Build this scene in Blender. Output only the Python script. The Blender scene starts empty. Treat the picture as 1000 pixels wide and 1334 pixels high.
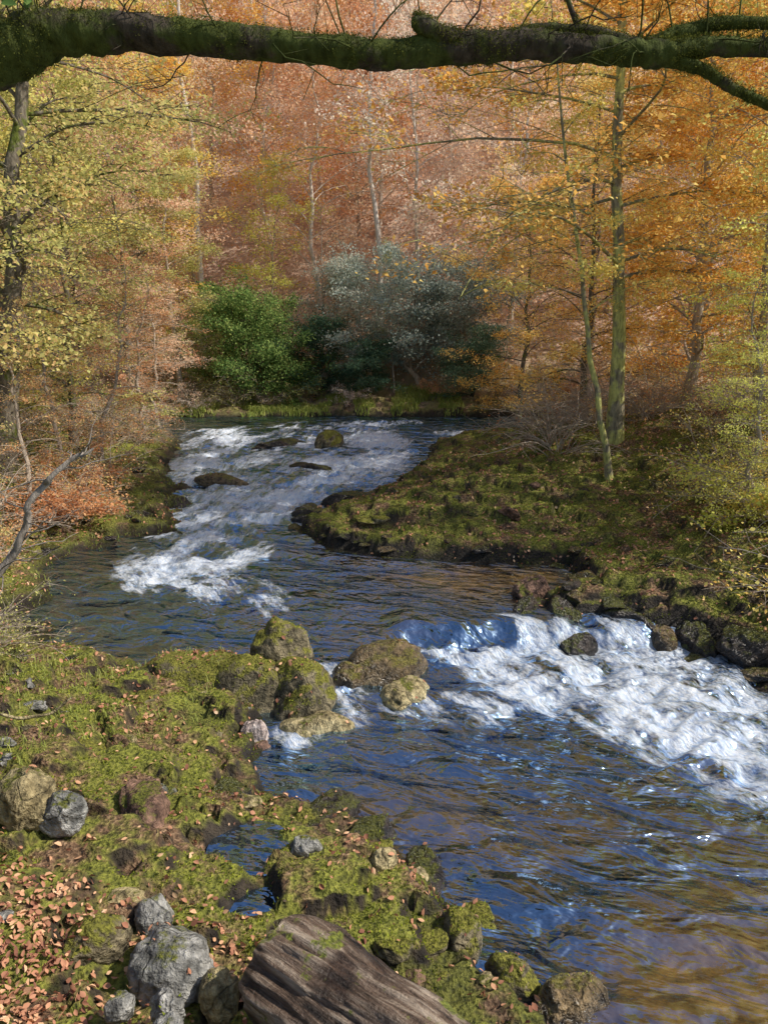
import bpy, math, numpy as np
from mathutils import Vector
D=bpy.data; scn=bpy.context.scene; COL=scn.collection
scn.view_settings.view_transform='Standard'; scn.view_settings.look='None'; scn.view_settings.exposure=0
# ---------------------------------------------------------------- noise
def h2(ix,iy,s):
    h=(ix*374761393+iy*668265263+s*144269504)&0xffffffff
    h=((h^(h>>13))*1274126177)&0xffffffff
    return ((h^(h>>16))&0xffffff)/float(0xffffff)
def vn(x,y,s=0):
    x=np.asarray(x,float);y=np.asarray(y,float)
    ix=np.floor(x).astype(np.int64);iy=np.floor(y).astype(np.int64)
    fx=x-ix;fy=y-iy;fx=fx*fx*(3-2*fx);fy=fy*fy*(3-2*fy)
    a=h2(ix,iy,s);b=h2(ix+1,iy,s);c=h2(ix,iy+1,s);d=h2(ix+1,iy+1,s)
    return (a+(b-a)*fx)*(1-fy)+(c+(d-c)*fx)*fy
def fbm(x,y,o=4,s=0):
    t=0;a=.5;x=np.asarray(x,float);y=np.asarray(y,float)
    for i in range(o):
        t=t+a*(vn(x,y,s+i)-.5)*2;x,y=x*1.6+y*1.2+3.1,y*1.6-x*1.2+7.7;a*=.5
    return t
def ss(a,b,x):
    t=np.clip((x-a)/(b-a),0,1);return t*t*(3-2*t)
# ---------------------------------------------------------------- river outline (metres)
RB=[(30,25),(6,23.3),(3.5,22.6),(1.5,21.6),(.95,18.7),(0,16.7),(-.95,15.3),(-1.7,14.2),(-.9,12.8),(.8,12.3),(3.0,12.1),(3.1,11.1),(2.1,10.4),(2.4,9.9),(3.1,9.8),(4.2,9.1),(4.7,8.3),(5.8,7),(6.8,5),(7.8,2),(8.5,-12)]
LB=[(2.6,-12),(2.0,0),(1.6,2.6),(1.15,3.75),(.72,4.2),(.6,4.7),(.1,5.3),(-.05,5.6),(-1.0,6.15),(-1.25,6.5),(-1.2,7.4),(-1.9,8.5),(-2.8,8.7),(-3.7,9.1),(-5.3,9.8),(-4.8,10.5),(-5.5,12.3),(-4.9,13.5),(-3.95,14.3),(-4.6,16.6),(-5.5,19.5),(-6.1,23),(-8.0,26.5),(-9,28),(-3,28.6),(1,28.3),(5,28.5),(30,31)]
POLY=np.array(RB+LB,float)
def sdf(x,y):
    d=np.full(x.shape,1e9);ins=np.zeros(x.shape,bool);n=len(POLY)
    for i in range(n):
        ax,ay=POLY[i];bx,by=POLY[(i+1)%n];ex,ey=bx-ax,by-ay
        t=np.clip(((x-ax)*ex+(y-ay)*ey)/(ex*ex+ey*ey),0,1)
        d=np.minimum(d,np.hypot(x-ax-t*ex,y-ay-t*ey))
        c=((ay>y)!=(by>y))
        if ey!=0: ins^=c&(x<(bx-ax)*(y-ay)/ey+ax)
    return np.where(ins,-d,d)
def wl(y): return .25*ss(9.1,9.95,y)+.5*ss(13,20,y)+.15*ss(19,24,y)
CY=[-12,0,4,6,8,10,12.3,14,16,19,23,28]; CX=[5.5,5,4,2.5,1.5,-.8,-2,-2.6,-2.6,-2.2,-2,-2]
PUD=[(-.98,4.9,.21,.22),(-.86,4.3,.14,.15)]
def height(x,y):
    x=np.asarray(x,float);y=np.asarray(y,float)
    wx=x+.22*fbm(x*1.1,y*1.1,3,11)+.08*fbm(x*5,y*5,3,12);wy=y+.22*fbm(x*1.1,y*1.1,3,21)+.08*fbm(x*5,y*5,3,22)
    d=sdf(wx,wy);w=wl(y)
    R=ss(-1,1,x-np.interp(y,CY,CX));dp=np.maximum(d,0);dc=np.minimum(dp,22)
    near=1-ss(9,13,y)
    gl=.12*ss(0,.2,dp)+(.12+.12*near)*np.minimum(dc,4.5)+.38*np.maximum(dc-4.5,0)
    gr=.22*ss(0,.25,dp)+.24*np.minimum(dc,5)+.42*np.maximum(dc-5,0)
    g=gl*(1-R)+gr*R
    g=g+np.maximum(y-31,0)*.47
    g=g+ss(3.3,-.6,y)*1.25*(1-R)*ss(0,1.2,dp)
    g=g+ss(0.1,1.2,dp)*(.16*fbm(x*.9,y*.9,4,31)+ss(4,9,dp)*.9*fbm(x*.15,y*.15,3,35))
    cx=x+.25*fbm(x*2,y*2,2,36);cy=y+.25*fbm(x*2,y*2,2,37)
    cell=h2(np.floor(cx*1.6+cy*.5).astype(np.int64),np.floor(cy*2.3-cx*.4).astype(np.int64),38)-.5
    cell2=h2(np.floor(cx*3.6-cy*.8).astype(np.int64),np.floor(cy*4.3+cx*.7).astype(np.int64),39)-.5
    g=g+(cell*.14+cell2*.10)*ss(.05,.3,dp)*(1-ss(3.5,6,dp))
    n=g/.15;f=np.floor(n);st=(f+ss(.55,.92,n-f))*.15
    k=.7*(1-ss(3.5,7,dp))*ss(0,.1,dp)
    g=g*(1-k)+st*k
    g=g+ss(0,.3,dp)*(.05*fbm(x*4,y*4,3,41)+.06*np.abs(fbm(x*9,y*9,3,51)))
    bed=-.5*ss(0,1.0,-d)-.06+.08*fbm(x*2,y*2,2,61)*ss(0,.5,-d)
    h=w+np.where(d>0,g-.02,np.minimum(bed,-.03))
    for (px,py,rx,ry) in PUD:
        q=np.hypot((x-px)/rx,(y-py)/ry)*(1+.6*fbm(x*5,y*5,3,66));m=np.exp(-(q**4)*.5);h=h*(1-m)+.18*m
    return h
H1=lambda x,y: float(height(np.array([float(x)]),np.array([float(y)]))[0])
# ---------------------------------------------------------------- mesh helper
def fmesh(name,V,F,mats=(),smooth=False,rnd=None,attrs=None):
    V=np.asarray(V,np.float32);me=D.meshes.new(name)
    F=np.asarray(F,np.int32);k=F.shape[1]
    me.vertices.add(len(V));me.vertices.foreach_set('co',V.ravel())
    me.loops.add(F.size);me.loops.foreach_set('vertex_index',F.ravel())
    me.polygons.add(len(F));me.polygons.foreach_set('loop_start',np.arange(0,F.size,k,dtype=np.int32))
    try: me.polygons.foreach_set('loop_total',np.full(len(F),k,np.int32))
    except Exception: pass
    for m in mats: me.materials.append(m)
    me.update(calc_edges=True);me.validate()
    if smooth: me.polygons.foreach_set('use_smooth',np.ones(len(F),bool))
    if rnd is not None:
        a=me.attributes.new('rnd','FLOAT','POINT');a.data.foreach_set('value',np.asarray(rnd,np.float32))
    for k2,v in (attrs or {}).items():
        a=me.attributes.new(k2,'FLOAT','POINT');a.data.foreach_set('value',np.asarray(v,np.float32))
    return me
def obj(name,me,parent=None,loc=None,**kw):
    o=D.objects.new(name,me);COL.objects.link(o)
    if parent: o.parent=parent
    if loc is not None:o.location=loc
    for k,v in kw.items():o[k]=v
    return o
def grid(xs,ys):
    X,Y=np.meshgrid(xs,ys);nx=len(xs);ny=len(ys)
    i=np.arange(nx*ny).reshape(ny,nx)
    F=np.stack([i[:-1,:-1],i[:-1,1:],i[1:,1:],i[1:,:-1]],-1).reshape(-1,4)
    return X.ravel(),Y.ravel(),F
# ---------------------------------------------------------------- materials
def newmat(n):
    m=D.materials.new(n);m.use_nodes=True;nt=m.node_tree;nt.nodes.clear()
    o=nt.nodes.new('ShaderNodeOutputMaterial');return m,nt,o
def N(nt,t,**kw):
    n=nt.nodes.new(t)
    for k,v in kw.items(): setattr(n,k,v)
    return n
def noise(nt,scale,detail=4,vec=None,rough=.55,obj_=False):
    n=N(nt,'ShaderNodeTexNoise');n.inputs['Scale'].default_value=scale;n.inputs['Detail'].default_value=detail;n.inputs['Roughness'].default_value=rough
    if vec is None:
        if obj_: vec=N(nt,'ShaderNodeTexCoord').outputs['Object']
        else: vec=N(nt,'ShaderNodeNewGeometry').outputs['Position']
    nt.links.new(vec,n.inputs['Vector']);return n.outputs['Fac']
def ramp(nt,fac,stops):
    r=N(nt,'ShaderNodeValToRGB');e=r.color_ramp.elements
    while len(e)<len(stops): e.new(.5)
    for i,(p,c) in enumerate(stops):
        e[i].position=p;e[i].color=(*c,1) if hasattr(c,'__len__') else (c,c,c,1)
    nt.links.new(fac,r.inputs['Fac']);return r.outputs['Color']
def mix(nt,f,a,b,bt='MIX'):
    m=N(nt,'ShaderNodeMix',data_type='RGBA',blend_type=bt)
    for s,v in ((0,f),(6,a),(7,b)):
        if isinstance(v,(int,float)): m.inputs[s].default_value=v
        elif isinstance(v,tuple): m.inputs[s].default_value=(*v,1)
        else: nt.links.new(v,m.inputs[s])
    return m.outputs[2]
def math_(nt,op,a,b=0.,c=None):
    m=N(nt,'ShaderNodeMath',operation=op)
    for i,v in enumerate((a,b,c)):
        if v is None: continue
        if isinstance(v,(int,float)): m.inputs[i].default_value=v
        else: nt.links.new(v,m.inputs[i])
    return m.outputs[0]
def bump(nt,h,st,dist=.02,nrm=None):
    b=N(nt,'ShaderNodeBump');b.inputs['Distance'].default_value=dist
    if isinstance(st,(int,float)): b.inputs['Strength'].default_value=st
    else: nt.links.new(st,b.inputs['Strength'])
    nt.links.new(h,b.inputs['Height'])
    if nrm is not None: nt.links.new(nrm,b.inputs['Normal'])
    return b.outputs['Normal']
def attr(nt,n):
    a=N(nt,'ShaderNodeAttribute');a.attribute_name=n;return a.outputs['Fac']
def mapping(nt,rot,sc):
    pos=N(nt,'ShaderNodeNewGeometry').outputs['Position']
    a=N(nt,'ShaderNodeMapping');a.inputs['Rotation'].default_value=(0,0,rot);nt.links.new(pos,a.inputs[0])
    b=N(nt,'ShaderNodeMapping');b.inputs['Scale'].default_value=sc;nt.links.new(a.outputs[0],b.inputs[0]);return b.outputs[0]
def pbsdf(nt,o,col,rough=.8,nrm=None,spec=.3):
    p=N(nt,'ShaderNodeBsdfPrincipled')
    for s,v in (('Base Color',col),('Roughness',rough),('Specular IOR Level',spec)):
        if isinstance(v,(int,float)): p.inputs[s].default_value=v
        elif isinstance(v,tuple): p.inputs[s].default_value=(*v,1)
        else: nt.links.new(v,p.inputs[s])
    if nrm is not None: nt.links.new(nrm,p.inputs['Normal'])
    nt.links.new(p.outputs[0],o.inputs['Surface']);return p
def leafmat(name,cols,clump=.8,trans=.5):
    m,nt,o=newmat(name)
    r=attr(nt,'rnd');n=noise(nt,clump,3,obj_=True)
    oi=N(nt,'ShaderNodeObjectInfo').outputs['Random']
    f=math_(nt,'ADD',math_(nt,'MULTIPLY',r,.45),math_(nt,'MULTIPLY',n,.85));f=math_(nt,'ADD',f,math_(nt,'MULTIPLY',oi,.35));f=math_(nt,'SUBTRACT',f,.32)
    k=len(cols);c=ramp(nt,f,[(.12+.76*i/(k-1),cc) for i,cc in enumerate(cols)])
    d=N(nt,'ShaderNodeBsdfDiffuse');t=N(nt,'ShaderNodeBsdfTranslucent');mx=N(nt,'ShaderNodeMixShader');mx.inputs[0].default_value=trans
    nt.links.new(c,d.inputs[0]);nt.links.new(c,t.inputs[0]);nt.links.new(d.outputs[0],mx.inputs[1]);nt.links.new(t.outputs[0],mx.inputs[2])
    nt.links.new(mx.outputs[0],o.inputs['Surface']);return m
LM={
 'orange':leafmat('orange_beech_leaves',[(.66,.26,.05),(.90,.48,.11),(.95,.68,.21),(.92,.80,.32)]),
 'gold':leafmat('golden_leaves',[(.82,.46,.11),(.95,.70,.18),(.95,.85,.28),(.80,.80,.26)]),
 'olive':leafmat('olive_leaves',[(.26,.28,.09),(.52,.52,.17),(.78,.72,.27),(.88,.58,.27)]),
 'lime':leafmat('lime_leaves',[(.48,.53,.11),(.80,.80,.18),(.92,.86,.25)]),
 'copper':leafmat('hazed_copper_leaves',[(.74,.38,.22),(.92,.58,.37),(.95,.70,.48),(.95,.84,.60)]),  # copper lightened to carry the far wood's haze in its colour
 'pale':leafmat('hazed_brown_leaves',[(.70,.50,.41),(.90,.70,.58),(.95,.81,.68),(.94,.88,.70)]),  # brown paled in place of distance haze
 'rust':leafmat('rust_leaves',[(.46,.18,.08),(.78,.38,.18),(.88,.54,.27),(.74,.64,.28)]),
 'green':leafmat('dark_green_leaves',[(.05,.10,.03),(.15,.25,.07),(.38,.48,.14),(.66,.66,.24)],clump=1.6,trans=.4),
 'deep':leafmat('deep_green_leaves',[(.05,.10,.06),(.12,.20,.12),(.24,.34,.20)],trans=.35),
 'grey':leafmat('grey_green_leaves',[(.22,.28,.24),(.40,.47,.41),(.56,.62,.53),(.74,.70,.56)],clump=1.6,trans=.45),
}
def barkmat(name,a,b,moss=0.,mc=(.16,.19,.04)):
    m,nt,o=newmat(name);tc=N(nt,'ShaderNodeTexCoord').outputs['Object']
    mp=N(nt,'ShaderNodeMapping');mp.inputs['Scale'].default_value=(6,6,1.6);nt.links.new(tc,mp.inputs[0])
    n=noise(nt,3,7,mp.outputs[0],.65);c=ramp(nt,n,[(.3,a),(.7,b)])
    if moss>0:
        n2=noise(nt,2.2,6,tc,.65);f=ramp(nt,n2,[(.62-moss*.3,0.),(.70-moss*.3,1.)]);c=mix(nt,f,c,mix(nt,ramp(nt,n,[(.35,0.),(.65,1.)]),tuple(v*.4 for v in mc),mc))
    pbsdf(nt,o,c,.9,bump(nt,n,.9,.05),.1);return m
BK=barkmat('grey_bark',(.07,.055,.04),(.28,.24,.18),.35)
BKP=barkmat('hazed_pale_bark',(.44,.38,.31),(.82,.74,.64),0)  # pale trunks, lightened further as painted sun and haze on far trees
BKD=barkmat('dark_bark',(.018,.014,.010),(.12,.095,.07),.6,(.10,.12,.03))
BKM=barkmat('mossy_bark',(.09,.075,.05),(.42,.37,.25),.55,(.66,.64,.22))
TWG=barkmat('twig_bark',(.24,.19,.14),(.66,.54,.42),0)  # twigs lightened; the sunlit look of far branches is in the colour
def stonemat(name,a,b,moss,mossc=((.04,.05,.01),(.22,.22,.035)),wet=False):
    m,nt,o=newmat(name)
    n=noise(nt,3.5,8,rough=.65);n2=noise(nt,14,6);n3=noise(nt,45,4)
    c=ramp(nt,n,[(.3,a),(.68,b)]);c=mix(nt,.7,c,ramp(nt,n2,[(.35,.12),(.65,.85)]),'OVERLAY')
    geo=N(nt,'ShaderNodeNewGeometry');sx=N(nt,'ShaderNodeSeparateXYZ');nt.links.new(geo.outputs['Normal'],sx.inputs[0])
    mn=noise(nt,3.2,6,rough=.65);f=math_(nt,'ADD',math_(nt,'MULTIPLY',sx.outputs[2],.45),math_(nt,'MULTIPLY',mn,1.3));f=math_(nt,'ADD',f,math_(nt,'MULTIPLY',n3,.25))
    f=ramp(nt,math_(nt,'MULTIPLY',f,.5),[((1.5-moss*.5)*.5,0.),((1.62-moss*.5)*.5,1.)]) if moss>0 else None
    v=N(nt,'ShaderNodeTexVoronoi');v.feature='DISTANCE_TO_EDGE';v.inputs['Scale'].default_value=2.6
    wv=N(nt,'ShaderNodeVectorMath',operation='ADD');nt.links.new(geo.outputs['Position'],wv.inputs[0]);sc=N(nt,'ShaderNodeVectorMath',operation='SCALE');sc.inputs['Scale'].default_value=.45
    nn=N(nt,'ShaderNodeTexNoise');nn.inputs['Scale'].default_value=3;nt.links.new(geo.outputs['Position'],nn.inputs['Vector']);nt.links.new(nn.outputs['Color'],sc.inputs[0]);nt.links.new(sc.outputs[0],wv.inputs[1]);nt.links.new(wv.outputs[0],v.inputs['Vector'])
    crack=ramp(nt,v.outputs['Distance'],[(.0,0.),(.03,1.)])
    c=mix(nt,math_(nt,'MULTIPLY',math_(nt,'SUBTRACT',1.,crack),.5),c,(.01,.008,.006))
    h=math_(nt,'ADD',math_(nt,'ADD',n2,math_(nt,'MULTIPLY',n,1.5)),math_(nt,'MULTIPLY',crack,.3));rough=.75 if not wet else .22
    if f is not None:
        mc=ramp(nt,n3,[(.3,mossc[0]),(.7,mossc[1])]);c=mix(nt,f,c,mc);h=math_(nt,'ADD',h,math_(nt,'MULTIPLY',n3,1.0))
    pbsdf(nt,o,c,rough,bump(nt,h,1.,.045),.6 if wet else .25);return m
ST={
 'grey':stonemat('grey_stone',(.13,.13,.115),(.44,.42,.38),.6),
 'moss':stonemat('mossy_stone',(.07,.06,.035),(.27,.22,.13),1.05,((.05,.05,.01),(.32,.30,.05))),
 'wet':stonemat('wet_brown_stone',(.05,.035,.02),(.26,.18,.09),.75,((.05,.045,.01),(.26,.22,.05)),wet=True),
 'tan':stonemat('tan_stone',(.24,.18,.08),(.56,.46,.25),.6),
 'red':stonemat('red_stone',(.10,.055,.04),(.32,.19,.13),.6),
 'dark':stonemat('dark_wet_stone',(.012,.010,.009),(.075,.055,.042),.9,((.02,.025,.006),(.13,.13,.024)),wet=True),
 'pink':stonemat('pale_pink_stone',(.36,.26,.21),(.58,.48,.43),.0),
}
gm,nt,o=newmat('forest_floor')
n1=noise(nt,.9,6);n2=noise(nt,6,6);n3=noise(nt,30,5);n4=noise(nt,2.8,6,rough=.65)
litter=ramp(nt,n3,[(.3,(.05,.030,.018)),(.5,(.19,.11,.06)),(.7,(.48,.31,.18))])
moss=ramp(nt,n3,[(.3,(.045,.055,.010)),(.7,(.36,.36,.06))])
soil=ramp(nt,n2,[(.35,(.010,.008,.007)),(.7,(.09,.068,.045))])
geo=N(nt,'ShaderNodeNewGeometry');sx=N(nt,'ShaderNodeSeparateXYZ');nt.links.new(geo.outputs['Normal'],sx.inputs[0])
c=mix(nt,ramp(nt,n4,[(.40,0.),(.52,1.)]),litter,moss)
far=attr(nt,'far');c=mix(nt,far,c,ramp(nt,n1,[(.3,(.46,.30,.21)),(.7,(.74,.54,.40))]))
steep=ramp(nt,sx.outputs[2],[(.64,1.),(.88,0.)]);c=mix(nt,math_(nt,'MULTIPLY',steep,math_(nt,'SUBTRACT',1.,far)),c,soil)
wa=attr(nt,'wet');c=mix(nt,wa,c,(.016,.013,.010))
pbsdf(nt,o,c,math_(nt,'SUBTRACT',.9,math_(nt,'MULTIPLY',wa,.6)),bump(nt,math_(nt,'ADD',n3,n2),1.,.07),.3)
# ---------------------------------------------------------------- terrain
def axis(a,b,c0,n,fine):
    t=np.linspace(-1,1,n);s=np.sinh(fine*t)/np.sinh(fine);return np.where(s<0,c0+s*(c0-a),c0+s*(b-c0))
xs=axis(-75,75,0,600,4.2);ys=np.concatenate([np.linspace(-12,1.9,40),np.linspace(2,10,310),np.linspace(10.06,30,250),np.linspace(30.3,120,120)])
X,Y,F=grid(xs,ys);Z=height(X,Y)
wet=np.clip(1.1-(Z-wl(Y))/.22,0,1)*(Y<32)
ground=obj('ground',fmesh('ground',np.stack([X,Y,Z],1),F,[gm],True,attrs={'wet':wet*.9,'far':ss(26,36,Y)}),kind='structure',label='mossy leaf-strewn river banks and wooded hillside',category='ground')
# ---------------------------------------------------------------- river
def pl(x,y,pts):
    d=np.full(x.shape,1e9)
    for (ax,ay,r0),(bx,by,r1) in zip(pts[:-1],pts[1:]):
        ex,ey=bx-ax,by-ay;t=np.clip(((x-ax)*ex+(y-ay)*ey)/(ex*ex+ey*ey),0,1)
        d=np.minimum(d,np.hypot(x-ax-t*ex,y-ay-t*ey)/(r0+(r1-r0)*t))
    return ss(1.6,.0,d)
wx=np.linspace(-9,10,660);wy=np.concatenate([np.linspace(-6,2.4,30),np.linspace(2.45,12,580),np.linspace(12.03,31,400)])
X,Y,F=grid(wx,wy)
main=[(.7,9.3,.4),(1.6,8.9,.8),(2.5,8.2,1.1),(3.3,7.3,1.15),(3.9,6.4,1.15),(4.7,5.2,1.15),(5.6,3.7,1.0)]
fm=np.maximum.reduce([pl(X,Y,main),.85*pl(X,Y,[(2.6,9.4,.5),(3.6,8.8,.8),(4.5,7.8,.9)]),
   .75*pl(X,Y,[(-.6,8.6,.2),(-.5,8.1,.25),(-.3,7.6,.3)]),
   .58*pl(X,Y,[(-.9,7.1,.25),(-.3,7.45,.35),(.5,7.6,.35),(1.4,7.5,.6)]),
   .95*pl(X,Y,[(-.6,25,.9),(.3,21,.8),(-.6,18.6,1.0),(-1.9,17.2,1.1),(-2.9,15.6,1.15),(-3.2,13.6,1.1),(-3.2,11.8,1.0)]),
   .64*pl(X,Y,[(-1.9,10.5,.6),(-2.6,11.2,.8),(-3.1,12,.8)]),
   .78*pl(X,Y,[(-5,24,1.0),(-4.4,20,1.3),(-3.8,17,1.3),(-3.6,15,1.0)]),.52*pl(X,Y,[(-2.5,24,2.6),(-2,19,2.3),(-2,16.5,1.6)]),
   .85*pl(X,Y,[(.8,26.8,.8),(-1.2,26,1.0)]),.8*pl(X,Y,[(2.2,23.8,.6),(4,24,.7),(7,24.6,.6)])])
aR,aU=math.atan2(-.77,.63),math.atan2(-.92,-.38)
def ori(a): return X*math.cos(a)+Y*math.sin(a),-X*math.sin(a)+Y*math.cos(a)
lr=ss(11,13,Y)
uR,vR=ori(aR);uU,vU=ori(aU)
def onoise(fu,fv,o,s): return fbm(uR*fu,vR*fv,o,s)*(1-lr)+fbm(uU*fu,vU*fv,o,s+3)*lr
str1=onoise(.7,4.0,4,75);blob=onoise(1.3,1.7,4,71)
on=ss(.02,.25,fm)
yw=Y+.6*fbm(X*.9,Y*.3,3,120)+.2*fbm(X*3,Y*2,2,121)
rl=ss(-.1,.35,X)
wst=.25*(rl*ss(9.25,9.62,Y+.12*fbm(X*2,Y*0,3,122))+(1-rl)*ss(7.9,11.3,Y+.3*fbm(X*1.5,Y*1.5,3,123)))
up=.5*ss(13,20,yw)+.15*ss(19,24,yw);nn_=up/.13;fl=np.floor(nn_);fr_=nn_-fl
Zb=wst+(fl+ss(.55,.98,fr_))*.13*(.7)+up*.3
drop=((fr_>.5)&(up>.02)&(up<.64))*1.0
ledge=np.exp(-((Y-9.5)/.17)**2)*(X>.25)*(X<1.75)
foam=np.clip(fm*.92+(.85*blob+.75*str1)*on-.15+.28*drop*on-1.2*ledge,0,1.2)
turb=ss(.1,.8,fm)
amber=np.clip(np.exp(-(((X-2.0)/1.7)**2+((Y-11.3)/.85)**2))*1.1+.85*ss(.2,1.8,X-.6+.6*(4.4-Y)+.5*fbm(X*.8,Y*.8,3,130))*ss(5.8,4.0,Y)+.35*ss(.15,.5,fbm(X*.5,Y*.7,3,131))*(Y<12),0,1)*(1-turb)
ridge=onoise(2.0,1.1,4,81);chop=onoise(6,4.5,3,85)
Z=Zb+turb*(.17*(.4-np.abs(ridge)*1.6)+.05*chop-.04)*(1-ledge)
Z+=.030*onoise(.8,1.7,3,91)*(1-.4*turb)*(1-.4*amber)
cal=ss(.0,.3,fbm(X*.5,Y*.5,2,99)+.2)*(1-turb)
sx_=X+.35*fbm(X*.7,Y*.7,3,96);sy_=Y+.35*fbm(X*.7,Y*.7,3,98)
Z+=.024*np.sin((sx_*.45+sy_*.95)*6+2.4*fbm(X*.6,Y*.6,3,97))*cal*(1-.5*amber)+.012*fbm(X*3+Y*1.2,Y*3.4-X*1.5,3,95)*(1-.6*amber)
wm,nt,o=newmat('river_water')
mpR=mapping(nt,-aR,(1,2.3,1));mpU=mapping(nt,-aU,(1,2.3,1));mpW=mapping(nt,-aR*.35,(1,1.9,1))
sp=N(nt,'ShaderNodeSeparateXYZ');nt.links.new(N(nt,'ShaderNodeNewGeometry').outputs['Position'],sp.inputs[0])
yf=ramp(nt,math_(nt,'MULTIPLY',math_(nt,'SUBTRACT',sp.outputs[1],11.),.5),[(0.,0.),(1.,1.)])
w1n=N(nt,'ShaderNodeTexNoise');w1n.inputs['Scale'].default_value=2.0;w1n.inputs['Detail'].default_value=3;w1n.inputs['Roughness'].default_value=.45;w1n.inputs['Distortion'].default_value=.5;nt.links.new(mpW,w1n.inputs['Vector']);w1=w1n.outputs['Fac']
am=attr(nt,'amber')
w2=noise(nt,8,2,mpW,.5);bedn=noise(nt,.5,5,rough=.6);bed2=noise(nt,5,5)
nr=bump(nt,math_(nt,'ADD',w1,math_(nt,'MULTIPLY',w2,.12)),math_(nt,'SUBTRACT',.9,math_(nt,'MULTIPLY',am,.4)),.22)
body=N(nt,'ShaderNodeBsdfDiffuse')
bc=ramp(nt,bedn,[(.42,(.007,.008,.012)),(.56,(.040,.025,.011)),(.72,(.13,.075,.024))])
bc=mix(nt,am,bc,ramp(nt,bed2,[(.3,(.040,.020,.008)),(.7,(.25,.145,.042))]))
nt.links.new(bc,body.inputs[0]);nt.links.new(nr,body.inputs['Normal'])
gl=N(nt,'ShaderNodeBsdfGlossy');gl.inputs['Roughness'].default_value=.04;gl.inputs[0].default_value=(.50,.73,1,1);nt.links.new(nr,gl.inputs['Normal'])  # blue tint in the gloss colour makes the reflected sky bluer
fr=N(nt,'ShaderNodeFresnel');fr.inputs['IOR'].default_value=1.6;nt.links.new(nr,fr.inputs['Normal'])
gfac=math_(nt,'ADD',math_(nt,'MULTIPLY',fr.outputs[0],1.3),math_(nt,'SUBTRACT',.42,math_(nt,'MULTIPLY',am,.30)))
ms=N(nt,'ShaderNodeMixShader');nt.links.new(math_(nt,'MINIMUM',gfac,.95),ms.inputs[0]);nt.links.new(body.outputs[0],ms.inputs[1]);nt.links.new(gl.outputs[0],ms.inputs[2])
fa=attr(nt,'foam')
def mixn(s,d,r=.7): return mix(nt,yf,noise(nt,s,d,mpR,r),noise(nt,s,d,mpU,r))
fn=mixn(3.0,8,.66);fn2=mixn(15,5)
ff=math_(nt,'ADD',math_(nt,'MULTIPLY',fa,1.0),math_(nt,'MULTIPLY',math_(nt,'SUBTRACT',fn,.5),3.5));ff=math_(nt,'ADD',ff,math_(nt,'MULTIPLY',math_(nt,'SUBTRACT',fn2,.5),1.1))
ff=math_(nt,'MULTIPLY',ramp(nt,ff,[(.12,0.),(.55,.46),(1.0,.93)]),ramp(nt,fa,[(.0,0.),(.3,1.)]))
fb=N(nt,'ShaderNodeBsdfPrincipled');nt.links.new(ramp(nt,fn2,[(.34,(.42,.56,.80)),(.58,(.86,.88,.90))]),fb.inputs['Base Color']);fb.inputs['Roughness'].default_value=.5;nt.links.new(bump(nt,math_(nt,'ADD',fn,fn2),.8,.07),fb.inputs['Normal'])  # bluish shading of the foam is painted by the noise ramp
m3=N(nt,'ShaderNodeMixShader');nt.links.new(ff,m3.inputs[0]);nt.links.new(ms.outputs[0],m3.inputs[1]);nt.links.new(fb.outputs[0],m3.inputs[2]);nt.links.new(m3.outputs[0],o.inputs['Surface'])
river=obj('river_water',fmesh('river_water',np.stack([X,Y,Z],1),F,[wm],True,attrs={'foam':foam,'amber':amber}),kind='structure',label='rushing brown river with white rapids and blue-tinted reflections',category='river')
for i,(px,py,rx,ry) in enumerate(PUD):
    a=np.linspace(0,2*np.pi,33)[:-1];V=[(0,0,0)]+[(rx*r*math.cos(q),ry*r*math.sin(q),0) for r in (.5,1.5) for q in a]
    me=D.meshes.new('puddle');me.from_pydata(V,[],[(0,1+k,1+(k+1)%32) for k in range(32)]+[(1+k,33+k,33+(k+1)%32,1+(k+1)%32) for k in range(32)]);me.materials.append(wm)
    obj('puddle',me,loc=(px,py,.31),kind='structure',label='small still pool among mossy rocks reflecting sky',category='puddle')
# ---------------------------------------------------------------- rocks
import bmesh
def ico(sub):
    bm=bmesh.new();bmesh.ops.create_icosphere(bm,subdivisions=sub,radius=1);me=D.meshes.new('t');bm.to_mesh(me);bm.free()
    V=np.array([v.co[:] for v in me.vertices]);Fc=np.array([p.vertices[:] for p in me.polygons]);D.meshes.remove(me);return V,Fc
IC={s:ico(s) for s in (4,5)}
def rockmesh(seed,sub=4,planes=13,cut=.72,rough=.06,hi=.9,k=.97):
    rng=np.random.default_rng(seed);V,Fc=IC[sub];V=V.copy()
    for i in range(planes):
        n=rng.normal(size=3);n/=np.linalg.norm(n);c=rng.uniform(cut,hi);s=V@n-c;V-=np.maximum(s,0)[:,None]*n*k
    U=V/np.linalg.norm(V,axis=1)[:,None]
    q=fbm(U[:,0]*2+U[:,2]*1.3+seed,U[:,1]*2-U[:,2]*1.7,5,seed)
    q2=fbm(U[:,0]*7+U[:,2]*5+seed,U[:,1]*7-U[:,2]*4,4,seed+9)
    V=V*(1+rough*2.6*q+rough*.9*q2)[:,None]
    return fmesh('boulder',V,Fc,[ST['moss']],True)
RM=[rockmesh(100+i,4,12,.45,.08) for i in range(9)];RM5=[rockmesh(200+i,5,9,.6,.09,.95,.85) for i in range(6)];RMR=[rockmesh(230+i,5,8,.72,.07,.96,.75) for i in range(5)]
ROCKMAT={}
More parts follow.
